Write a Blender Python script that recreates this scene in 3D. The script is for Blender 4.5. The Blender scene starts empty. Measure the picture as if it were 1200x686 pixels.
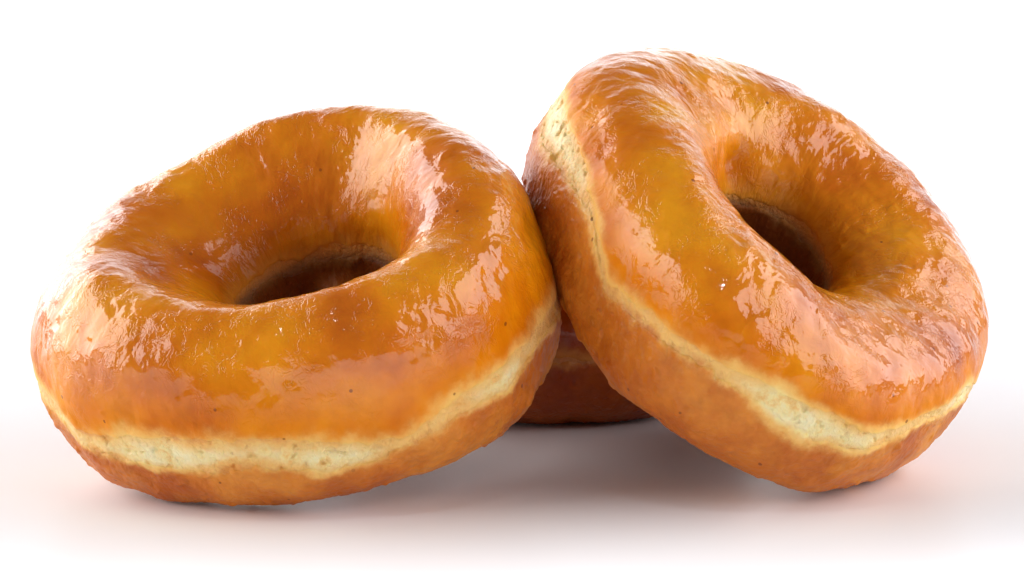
import bpy, math
import numpy as np

S = bpy.context.scene
C = S.collection
R = math.radians

# ------------------------------------------------------------------ camera
ELEV, DIST = R(10), 0.47
fw = np.array([0, math.cos(ELEV), -math.sin(ELEV)])
tgt = np.array([0, 0, 0.035])
cam_pos = tgt - fw * DIST
cd = bpy.data.cameras.new('camera')
cam = bpy.data.objects.new('camera', cd)
C.objects.link(cam)
cam.location = cam_pos
cam.rotation_euler = (R(90) - ELEV, 0, 0)
cd.lens = 85
cd.sensor_width = 36
cd.clip_start = 0.01
cd.clip_end = 50
S.camera = cam

# ------------------------------------------------------------------ world, lamps, exposure
w = bpy.data.worlds.new('World')
S.world = w
w.use_nodes = True
w.node_tree.nodes['Background'].inputs[0].default_value = (1.0, 1.0, 1.0, 1)
w.node_tree.nodes['Background'].inputs[1].default_value = 0.09
S.view_settings.view_transform = 'Standard'
S.view_settings.look = 'None'
S.view_settings.exposure = 0.30
S.view_settings.gamma = 1.0
S.cycles.use_denoising = True
S.cycles.max_bounces = 10
S.cycles.diffuse_bounces = 5
S.cycles.sample_clamp_indirect = 8


def softbox(name, az, el, dist, sx, sy, radiance, aim=(0, 0, 0.03), col=(1, 1, 1)):
    """rectangular studio softbox; az measured from the camera side, + to the right"""
    ld = bpy.data.lights.new(name, 'AREA')
    ld.shape = 'RECTANGLE'
    ld.size, ld.size_y = sx, sy
    ld.energy = radiance * math.pi * sx * sy
    ld.color = col
    o = bpy.data.objects.new(name, ld)
    C.objects.link(o)
    a, e = R(az), R(el)
    d = np.array([math.sin(a) * math.cos(e), -math.cos(a) * math.cos(e), math.sin(e)])
    p = np.array(aim) + d * dist
    o.location = p
    from mathutils import Vector
    o.rotation_euler = Vector(-d).to_track_quat('-Z', 'Y').to_euler()
    return o


softbox('left_softbox', -103, 23, 0.66, 1.18, 0.50, 3.25, col=(1, .95, .93))
softbox('right_softbox', 82, 26, 0.66, 0.98, 0.54, 2.5, col=(1, .95, .96))
softbox('backdrop_softbox', 0, 22, 0.85, 1.8, 0.5, 5.0, aim=(0, 1.4, 0.28))

# added fill spot high above the camera, put in to whiten the table foreground
ld = bpy.data.lights.new('added_floor_fill', 'SPOT')
ld.energy = 17
ld.spot_size = R(43)
ld.spot_blend = .25
ld.shadow_soft_size = .03
o = bpy.data.objects.new('added_floor_fill', ld)
C.objects.link(o)
o.location = (0.02, -.388, .9)

# ------------------------------------------------------------------ helpers


def tag(o, label=None, cat=None, group=None, kind=None):
    for k, v in (('label', label), ('category', cat), ('group', group), ('kind', kind)):
        if v:
            o[k] = v


def mesh_obj(name, co, faces, mat, parent=None, attrs=None):
    me = bpy.data.meshes.new(name)
    me.vertices.add(len(co))
    me.vertices.foreach_set('co', co.astype(np.float32).ravel())
    me.loops.add(faces.size)
    me.loops.foreach_set('vertex_index', faces.astype(np.int32).ravel())
    me.polygons.add(len(faces))
    me.polygons.foreach_set('loop_start', np.arange(0, faces.size, faces.shape[1], dtype=np.int32))
    me.polygons.foreach_set('use_smooth', np.ones(len(faces), dtype=bool))
    for k, v in (attrs or {}).items():
        if v.ndim == 1:
            a = me.attributes.new(k, 'FLOAT', 'POINT')
            a.data.foreach_set('value', v.astype(np.float32))
        else:
            a = me.attributes.new(k, 'FLOAT_VECTOR', 'POINT')
            a.data.foreach_set('vector', v.astype(np.float32).ravel())
    me.update(calc_edges=True)
    me.validate()
    me.materials.append(mat)
    o = bpy.data.objects.new(name, me)
    C.objects.link(o)
    o.parent = parent
    return o


_rng = np.random.RandomState(7)
_perm = np.concatenate([_rng.permutation(256)] * 3).astype(np.int32)
_g = _rng.normal(size=(256, 3)).astype(np.float32)
_g /= np.linalg.norm(_g, axis=1, keepdims=True)


def noise(P, scale, seed=0.0):
    """gradient noise at points P (N,3); scale = feature size in metres; about -1..1"""
    P = (P / scale + np.array([seed * 13.7 + 100, seed * 7.1 + 100, 100])).astype(np.float32)
    i = np.floor(P).astype(np.int32)
    f = P - i
    u = f * f * f * (f * (f * 6 - 15) + 10)
    i &= 255
    out = 0
    for dx in (0, 1):
        wx = u[:, 0] if dx else 1 - u[:, 0]
        a = _perm[i[:, 0] + dx]
        for dy in (0, 1):
            wy = u[:, 1] if dy else 1 - u[:, 1]
            b = _perm[a + i[:, 1] + dy]
            for dz in (0, 1):
                wz = u[:, 2] if dz else 1 - u[:, 2]
                h = _perm[b + i[:, 2] + dz]
                g = _g[h]
                d = g[:, 0] * (f[:, 0] - dx) + g[:, 1] * (f[:, 1] - dy) + g[:, 2] * (f[:, 2] - dz)
                out = out + wx * wy * wz * d
    return out * 1.6


def sstep(x, a, b):
    t = np.clip((x - a) / (b - a), 0, 1)
    return t * t * (3 - 2 * t)


# ------------------------------------------------------------------ materials
def nd(nt, t, **kw):
    n = nt.nodes.new(t)
    for k, v in kw.items():
        if k.startswith('i_'):
            key = k[2:]
            n.inputs[int(key) if key.isdigit() else key].default_value = v
        else:
            setattr(n, k, v)
    return n


def dough_material(kind, seed, shade_mult=1.0):
    """one fried-dough shader: colour follows the browning (crumb band -> crust) plus painted shade, the gloss and bump follow the part"""
    m = bpy.data.materials.new('doughnut_' + kind)
    m.use_nodes = True
    nt = m.node_tree
    L = nt.links.new
    b = nt.nodes['Principled BSDF']
    att = lambda n: nd(nt, 'ShaderNodeAttribute', attribute_name=n)
    tc = nd(nt, 'ShaderNodeTexCoord')
    mp = nd(nt, 'ShaderNodeMapping')
    mp.inputs['Location'].default_value = (seed * 3.1, seed * 1.7, seed)
    L(tc.outputs['Object'], mp.inputs[0])
    OB = mp.outputs[0]
    flow = att('flow').outputs['Vector']
    dU, dL = att('edge_top').outputs['Fac'], att('edge_low').outputs['Fac']   # millimetres past the band edges

    def nz(scale, detail=3, rough=.55, vec=OB, dist=0.0, typ='FBM'):
        n = nd(nt, 'ShaderNodeTexNoise', i_Scale=scale, i_Detail=detail, i_Roughness=rough, i_Distortion=dist)
        L(vec, n.inputs['Vector'])
        return n.outputs['Fac']

    def ramp(fac, stops, interp='LINEAR'):
        r = nd(nt, 'ShaderNodeValToRGB')
        r.color_ramp.interpolation = interp
        e = r.color_ramp.elements
        while len(e) < len(stops):
            e.new(0.5)
        for el, (p, c) in zip(e, stops):
            el.position = p
            el.color = (*c, 1) if len(c) == 3 else c
        L(fac, r.inputs[0])
        return r.outputs[0]

    def mr(v, a, b_, c=0., d=1.):
        n = nd(nt, 'ShaderNodeMapRange', interpolation_type='SMOOTHSTEP')
        L(v, n.inputs[0])
        for i, x in enumerate((a, b_, c, d)):
            n.inputs[i + 1].default_value = x
        return n.outputs[0]

    def math_(op, a, b_=None):
        n = nd(nt, 'ShaderNodeMath', operation=op)
        for i, x in enumerate((a, b_)):
            if x is None:
                continue
            if isinstance(x, (int, float)):
                n.inputs[i].default_value = x
            else:
                L(x, n.inputs[i])
        return n.outputs[0]

    def mix(f, a, b_, mode='MIX'):
        n = nd(nt, 'ShaderNodeMix', data_type='RGBA', blend_type=mode)
        for i, x in ((0, f), (6, a), (7, b_)):
            if isinstance(x, (int, float)):
                n.inputs[i].default_value = x
            elif isinstance(x, tuple):
                n.inputs[i].default_value = (*x, 1)
            else:
                L(x, n.inputs[i])
        return n.outputs[2]

    # crust colours
    big = nz(45, 3, .55)
    med = nz(190, 4, .6)
    top_c = ramp(big, [(.28, (.46, .082, .001)), (.44, (.70, .185, .001)), (.56, (.82, .265, .0015)), (.70, (.90, .36, .005))])
    mott = ramp(med, [(.33, (.60, .50, .40)), (.55, (1, 1, 1))])
    top_c = mix(.22, top_c, mott, 'MULTIPLY')
    low_c = ramp(nz(70, 4, .6), [(.33, (.52, .12, .008)), (.52, (.66, .20, .016)), (.70, (.80, .31, .035))])
    low_c = mix(.3, low_c, mott, 'MULTIPLY')
    crumb = ramp(nz(260, 4, .65), [(.34, (.90, .56, .17)), (.46, (.99, .80, .36)), (.62, (.995, .90, .54))])
    # golden shading of the crumb towards each crust, with a wandering edge
    wob = math_('ADD', math_('MULTIPLY', math_('SUBTRACT', nz(260, 4, .65), .5), 3.5), math_('MULTIPLY', math_('SUBTRACT', nz(75, 2, .5), .5), 5.0))
    gU = mr(math_('ADD', dU, wob), -3.2, 3.0)
    gL = mr(math_('ADD', dL, wob), -2.2, 2.0)
    gold = (.93, .55, .15)
    cU = ramp(gU, [(0, (1, 1, 1)), (1, (0, 0, 0))])
    crumb = mix(att('core').outputs['Fac'], (.84, .38, .05), crumb)
    col_u = mix(mr(gU, 0., .55), crumb, gold)
    col_u = mix(mr(gU, .42, 1.), col_u, top_c)
    col = mix(mr(gL, 0., .5), col_u, gold)
    col = mix(mr(gL, .35, 1.), col, low_c)
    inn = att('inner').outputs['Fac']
    inner_c = mix(mr(dL, -1.8, .2), ramp(nz(150, 3), [(.35, (.46, .14, .004)), (.65, (.58, .21, .008))]), (.085, .012, .001))  # lower hole wall near black: the shade in the hole is painted in
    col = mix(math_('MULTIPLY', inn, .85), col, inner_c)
    # tiny dark specks and pin pricks
    vor = nd(nt, 'ShaderNodeTexVoronoi', i_Scale=330.0, i_Randomness=1.0)
    L(OB, vor.inputs['Vector'])
    rnd = nd(nt, 'ShaderNodeSeparateColor')
    L(vor.outputs['Color'], rnd.inputs[0])
    dot = math_('MULTIPLY', mr(vor.outputs['Distance'], .10, .16, 1., 0.), mr(rnd.outputs[0], .90, .92))
    if kind != 'pale_band':
        col = mix(math_('MULTIPLY', dot, .75), col, (.20, .045, .008))
    if shade_mult < 1:
        col = mix(1.0, col, (shade_mult, shade_mult * .62, shade_mult * .45), 'MULTIPLY')  # rear doughnut darkened: shade between its neighbours put into the colour
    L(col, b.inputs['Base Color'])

    # subsurface
    b.subsurface_method = 'RANDOM_WALK'
    b.inputs['Subsurface Weight'].default_value = {'glazed_crust': .35, 'pale_band': .25, 'bottom_crust': .35}[kind]
    b.inputs['Subsurface Radius'].default_value = (1.0, .42, .14)
    b.inputs['Subsurface Scale'].default_value = .0012 if kind != 'pale_band' else .0006

    # bumps: streaky glaze wrinkles + fine skin + pores
    st = nd(nt, 'ShaderNodeMapping')
    st.inputs['Scale'].default_value = (1, 1, .8)
    L(flow, st.inputs[0])
    FL = st.outputs[0]
    streak = nz(230, 3, .45, FL, .9)
    fine = nz(620, 4, .6, OB, .8)
    wide = nz(110, 3, .5, FL, .3)
    crinkle = nz(760, 3, .55, FL, 1.4)
    line = lambda sc, wd: mr(math_('ABSOLUTE', math_('SUBTRACT', nz(sc, 2, .5, FL, 1.0), .5)), 0.0, wd)
    patch = mr(nz(120, 2, .5), .42, .58)
    cracks = mix(patch, (1, 1, 1), math_('MULTIPLY', line(190, .035), line(420, .06)))

    def bump(h, dist, strength=1.0, nrm=None):
        n = nd(nt, 'ShaderNodeBump', i_Strength=strength, i_Distance=dist)
        L(h, n.inputs['Height'])
        if nrm is not None:
            L(nrm, n.inputs['Normal'])
        return n.outputs[0]

    if kind == 'glazed_crust':
        n = bump(wide, .0009)
        n = bump(streak, .00029, 1, n)
        n = bump(cracks, .00004, 1, n)
        n = bump(fine, .00002, 1, n)
        # the glaze thins out towards the pale band
        L(mr(dU, 0.0, 11.0, .06, 1.0), b.inputs['Coat Weight'])
        L(n, b.inputs['Normal'])
        L(n, b.inputs['Coat Normal'])
        b.inputs['Roughness'].default_value = .42
        b.inputs['Specular IOR Level'].default_value = .08
        b.inputs['Coat Roughness'].default_value = .045
        b.inputs['Coat IOR'].default_value = 1.62
    elif kind == 'bottom_crust':
        n = bump(wide, .0008)
        n = bump(streak, .0006, 1, n)
        n = bump(fine, .0003, 1, n)
        L(n, b.inputs['Normal'])
        L(n, b.inputs['Coat Normal'])
        b.inputs['Roughness'].default_value = .5
        b.inputs['Specular IOR Level'].default_value = .15
        L(math_('MULTIPLY', math_('SUBTRACT', 1.0, inn), .35), b.inputs['Coat Weight'])
        L(ramp(nz(110, 3), [(.4, (.11,) * 3), (.65, (.30,) * 3)]), b.inputs['Coat Roughness'])
    else:
        n = bump(nz(330, 5, .65), .0012)
        n = bump(fine, .0004, 1, n)
        L(n, b.inputs['Normal'])
        b.inputs['Roughness'].default_value = .6
        b.inputs['Coat Weight'].default_value = .25
        b.inputs['Coat Roughness'].default_value = .28
    return m


def surface_material():
    m = bpy.data.materials.new('white_surface')
    m.use_nodes = True
    nt = m.node_tree
    b = nt.nodes['Principled BSDF']
    b.inputs['Base Color'].default_value = (.925, .945, .975, 1)
    b.inputs['Roughness'].default_value = .22
    b.inputs['Specular IOR Level'].default_value = .06
    n = nd(nt, 'ShaderNodeTexNoise', i_Scale=60.0, i_Detail=2.0)
    r = nd(nt, 'ShaderNodeMapRange', i_3=.28, i_4=.40)
    nt.links.new(n.outputs['Fac'], r.inputs[0])
    nt.links.new(r.outputs[0], b.inputs['Roughness'])
    return m


# ------------------------------------------------------------------ setting: one seamless white sweep
def build_sweep():
    prof = [(-1.2, 0.0), (0.9, 0.0)]
    for k in range(1, 17):
        a = k / 16 * math.pi / 2
        prof.append((0.9 + .5 * math.sin(a), .5 - .5 * math.cos(a)))
    prof.append((1.4, 1.6))
    xs = (-1.8, 1.8)
    co = np.array([(x, y, z) for (y, z) in prof for x in xs])
    f = np.array([(2 * i, 2 * i + 1, 2 * i + 3, 2 * i + 2) for i in range(len(prof) - 1)])
    o = mesh_obj('white_backdrop', co, f, surface_material())
    tag(o, 'seamless glossy white studio surface under and behind the doughnuts', None, None, 'structure')


build_sweep()


# ------------------------------------------------------------------ doughnuts
def profile(ph, nt_, nb_):
    Cc = Sc = W = M = N = 0
    for d in np.radians([-24, -16, -8, 0, 8, 16, 24]):
        wk = np.exp(-(d / np.radians(12)) ** 2 / 2)
        c, s = np.cos(ph + d), np.sin(ph + d)
        n = np.where(s > 0, nt_, nb_)
        Cc = Cc + wk * np.sign(c) * np.abs(c) ** (2 / n)
        Sc = Sc + wk * np.sign(s) * np.abs(s) ** (2 / n)
        W += wk
        M += wk * np.cos(d) ** (2 / nb_)
        N += wk * np.cos(d)
    return Cc / M, Sc / N


def ring_shape(p, th, ph):
    Ro = p['Ro'] * (1 + p['a2'] * np.cos(2 * th) + p['b2'] * np.sin(2 * th) + p['a3'] * np.cos(3 * th) + p['b3'] * np.sin(3 * th))
    hole = p['hole'] * (1 + p['ho'] * np.cos(2 * th))
    Rc, wd = (Ro + hole) / 2, (Ro - hole) / 2
    hm = 1 + p['h1'] * np.cos(th) + p['k1'] * np.sin(th) + p['h2'] * np.cos(2 * th) + p['k2'] * np.sin(2 * th)
    Cc, Sc = profile(ph, p['nt'], p['nb'])
    t = np.clip(np.sin(ph) / .35 * .5 + .5, 0, 1)
    t = t * t * (3 - 2 * t)
    h = p['hb'] + (p['ht'] * hm - p['hb']) * t
    # the hole is a funnel: its wall slides inward below the lip, more on one side than the other
    fn = np.maximum(p['f0'] + p['fx'] * np.cos(th) + p['fy'] * np.sin(th), 0)
    rho = Rc + wd * Cc - fn * np.clip(-Cc, 0, 1) ** 2.5
    return np.stack([rho * np.cos(th), rho * np.sin(th), h * Sc + 0 * rho], -1)


def frame(ax, ay):
    a = np.array([ax, ay, 1.])
    a /= np.linalg.norm(a)
    x = np.array([1., 0, 0])
    x -= a * (a @ x)
    x /= np.linalg.norm(x)
    return x, np.cross(a, x), a


def angles(spans):
    """uneven list of tube angles: dense where the part shows, sparse where it is buried"""
    out = []
    for a, b, step in spans:
        out += list(np.arange(a, b, step))
    return np.radians(np.array(out))


def build_part(p, kind, nth, fine, seed, band, parent, mat):
    q = 1.0 / fine
    if kind == 'glazed_crust':
        ph = angles([(-16, 206, .5 * q), (206, 344, 6)])
    elif kind == 'pale_band':
        ph = angles([(-22, 40, .4 * q), (40, 156, 6), (156, 200, 1.0 * q), (200, 338, 6)])
    else:
        ph = angles([(-100, 22, .6 * q), (22, 164, 6), (164, 250, .9 * q)])
    th = np.linspace(0, 2 * np.pi, nth, endpoint=False)
    TH, PH = th[:, None], ph[None, :]
    P = ring_shape(p, TH, PH)
    e = 1e-3
    dT = ring_shape(p, TH + e, PH) - ring_shape(p, TH - e, PH)
    dF = ring_shape(p, TH, PH + e) - ring_shape(p, TH, PH - e)
    N = np.cross(dT, dF)
    N /= np.linalg.norm(N, axis=-1, keepdims=True) + 1e-20
    nf = len(ph)
    THf = np.repeat(th, nf)
    PHf = np.tile(ph, nth)
    P, N = P.reshape(-1, 3), N.reshape(-1, 3)
    # band edges around the ring (degrees of tube angle)
    tb = np.array(band, float)
    lo = np.interp(np.degrees(THf), tb[:, 0], tb[:, 1], period=360)
    hi = np.interp(np.degrees(THf), tb[:, 0], tb[:, 2], period=360)
    deg = (np.degrees(PHf) + 90) % 360 - 90
    mm = .30                                    # millimetres of skin per degree of tube angle
    up = np.where(deg < 90, (deg - hi), (165.5 - deg)) * mm
    low = np.where(deg < 90, (lo - deg), (deg - 171)) * mm
    wob = noise(P, .004, seed) * .55 + noise(P, .0016, seed + 1) * .30 + noise(P, .012, seed + 2) * .5
    wob2 = noise(P, .004, seed + 4) * .45 + noise(P, .0016, seed + 5) * .25 + noise(P, .012, seed + 6) * .4
    up_n, low_n = up + wob, low + wob2
    core = .1 + .9 * sstep((hi - lo) * mm + .8 * noise(P, .008, seed + 8), 1.4, 4.0)
    # shared relief
    D = noise(P, .022, seed + 10) * .0013 + noise(P, .010, seed + 11) * .00055 + noise(P, .005, seed + 12) * .00020
    D += noise(P, .0026, seed + 13) * .00012
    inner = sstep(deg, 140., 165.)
    for dt, dp, st_, sp, dh in p.get('dents', ()):   # dimples and swellings of this one doughnut
        dth = (np.degrees(THf) - dt + 180) % 360 - 180
        D += dh * np.exp(-(dth / st_) ** 2 - ((deg - dp) / sp) ** 2)
    if 'bulge' in p:                            # a lobe of dough squeezed into the hole
        bt, bp, bh = p['bulge']
        g = np.exp(-((np.degrees(THf) - bt) / 15) ** 2 - ((deg - bp) / 8) ** 2) * (1 + .5 * noise(P, .003, 77))
        D += g * bh
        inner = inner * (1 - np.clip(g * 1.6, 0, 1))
    inband = sstep(-up_n, -.5, 1.0) * sstep(-low_n, -.5, 1.0)
    D -= inband * .00020
    if kind == 'glazed_crust':
        F = np.stack([np.cos(THf) * .034, np.sin(THf) * .034, PHf * .007], -1)
        n1 = noise(F, .0028, seed + 20)
        n2 = noise(F, .0014, seed + 21)
        D += (.35 - np.abs(n1)) * .00007
        bl = noise(P, .0035, seed + 23)
        D += sstep(bl, .55, .8) * .00012
        shrink = sstep(-up_n, 0.0, 1.4)
    elif kind == 'pale_band':
        pores = noise(P, .0021, seed + 30) + .5 * noise(P, .0011, seed + 31)
        D -= sstep(pores, .25, .75) * .0005 * inband * core * (1 - inner)
        D += noise(P, .0008, seed + 32) * .00008
        D -= .00012
        shrink = np.maximum(sstep(up_n, .3, 1.5), sstep(low_n, .3, 1.5))
    else:
        D += noise(P, .0010, seed + 40) * .00013 + sstep(noise(P, .0030, seed + 41), .40, .85) * .0005 + noise(P, .0060, seed + 42) * .00025
        shrink = sstep(-low_n, 0.0, 1.4)
    P = P + N * (D - shrink * .0015)[:, None]
    x, y, a = frame(p['ax'], p['ay'])
    loc = np.array([p['cx'], p['cy'], p['cz']])
    Wd = P[:, 0:1] * x + P[:, 1:2] * y + P[:, 2:3] * a
    # the soft underside flattens against the table
    z = Wd[:, 2] + loc[2]
    z = np.where(z < .0006, .0002 + (z - .0006) * .02 + .0004, z)
    z = np.maximum(z, .0003)
    Wd[:, 2] = z - loc[2]
    i = np.arange(nth)[:, None] * nf
    i2 = ((np.arange(nth) + 1) % nth)[:, None] * nf
    j = np.arange(nf)[None, :]
    j2 = (j + 1) % nf
    faces = np.stack([i + j, i2 + j, i2 + j2, i + j2], -1).reshape(-1, 4)
    flow = np.stack([np.cos(THf) * .034, np.sin(THf) * .034, PHf * .018], -1) * .22 + P * 1.0
    return mesh_obj(kind, Wd, faces, mat, parent,
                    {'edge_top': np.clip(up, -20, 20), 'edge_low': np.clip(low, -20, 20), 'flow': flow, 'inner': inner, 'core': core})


def doughnut(p, band, seed, nth, fine, label, shade_mult=1.0):
    o = bpy.data.objects.new('doughnut', None)
    C.objects.link(o)
    o.empty_display_size = .02
    o.location = (p['cx'], p['cy'], p['cz'])
    tag(o, label, 'doughnut', 'glazed ring doughnuts leaning together')
    for k in ('glazed_crust', 'pale_band', 'bottom_crust'):
        build_part(p, k, nth, fine, seed, band, o, dough_material(k, seed, shade_mult))
    return o


LEFT = dict(dents=((250, 60, 16, 20, -.0010), (100, 95, 14, 16, .0012), (60, 120, 12, 20, -.0012), (205, 80, 14, 18, .0010), (290, 45, 12, 16, .0008)), bulge=(66, 189, .0112), f0=.0042, fx=-.0045, fy=.0012, cx=-0.04037, cy=-0.00226, cz=0.03087, ax=-0.16214, ay=-0.43561, Ro=0.04808, hole=0.01864, ht=0.02411, hb=0.01708, nt=1.98422, nb=2.61965, a2=0.04727, b2=0.01699, a3=-0.01619, b3=-0.01889, h1=0.07117, k1=0.05348, h2=-0.00079, k2=0.05133, ho=0.06003)
RIGHT = dict(dents=((128, 150, 11, 13, -.0035), (150, 122, 16, 14, .0012), (20, 120, 14, 25, -.0012), (335, 110, 12, 18, .0010), (60, 95, 10, 20, -.0010)), f0=.0022, fx=0, fy=.0005, cx=0.04847, cy=0.00745, cz=0.03983, ax=0.59311, ay=-0.37637, Ro=0.04911, hole=0.01583, ht=0.01874, hb=0.02083, nt=2.23353, nb=2.83018, a2=-0.03651, b2=-0.05077, a3=0.02110, b3=0.04051, h1=-0.00158, k1=0.22170, h2=-0.00863, k2=0.09205, ho=-0.02542)
THIRD = dict(f0=.002, fx=0, fy=0, cx=.0085, cy=.0705, cz=.0171, ax=0., ay=0., Ro=.0462, hole=.012, ht=.019, hb=.017, nt=2.1, nb=2.5,
             a2=.01, b2=-.01, a3=0., b3=.01, h1=0., k1=0., h2=.02, k2=0., ho=.1)
BAND_L = [(60, -3, 8), (140, -3, 8), (190, -1, 8), (202, 0, 8), (209, -1, 9), (216, -7, 4), (229, -7, 8), (243, -8, 12), (254, -5, 14),
          (263, -1, 13), (278, -10, 7), (288, -12, 1), (298, -7, 0), (310, -2, 6), (323, -6, 8), (333, -2, 8), (341, 1, 8), (350, -1, 7)]
BAND_R = [(30, -2, 9), (100, -3, 10), (145, -3, 14), (168, -3, 18), (176, 0, 19), (189, 3, 18), (199, 5, 13), (207, 5, 10), (214.5, 0, 3),
          (222, -9, -5), (234, -7, 0), (246, -4, 3), (255, -1, 6), (263, -2, 9), (271.5, -5, 10), (279.5, -8, 10), (288, -7, 5),
          (297, 0, 10), (309, 12, 20), (328, 13, 27), (345, 2, 12)]
BAND_T = [(0, -3, 4), (120, -2, 4), (240, -3, 0), (280, -3, 1)]

doughnut(LEFT, BAND_L, 1.0, 1500, 1.0, 'leftmost glazed ring doughnut, resting low with a broad pale band along its front')
doughnut(RIGHT, BAND_R, 5.0, 1500, 1.0, 'rightmost glazed ring doughnut, tipped up steeply with its brown underside showing')
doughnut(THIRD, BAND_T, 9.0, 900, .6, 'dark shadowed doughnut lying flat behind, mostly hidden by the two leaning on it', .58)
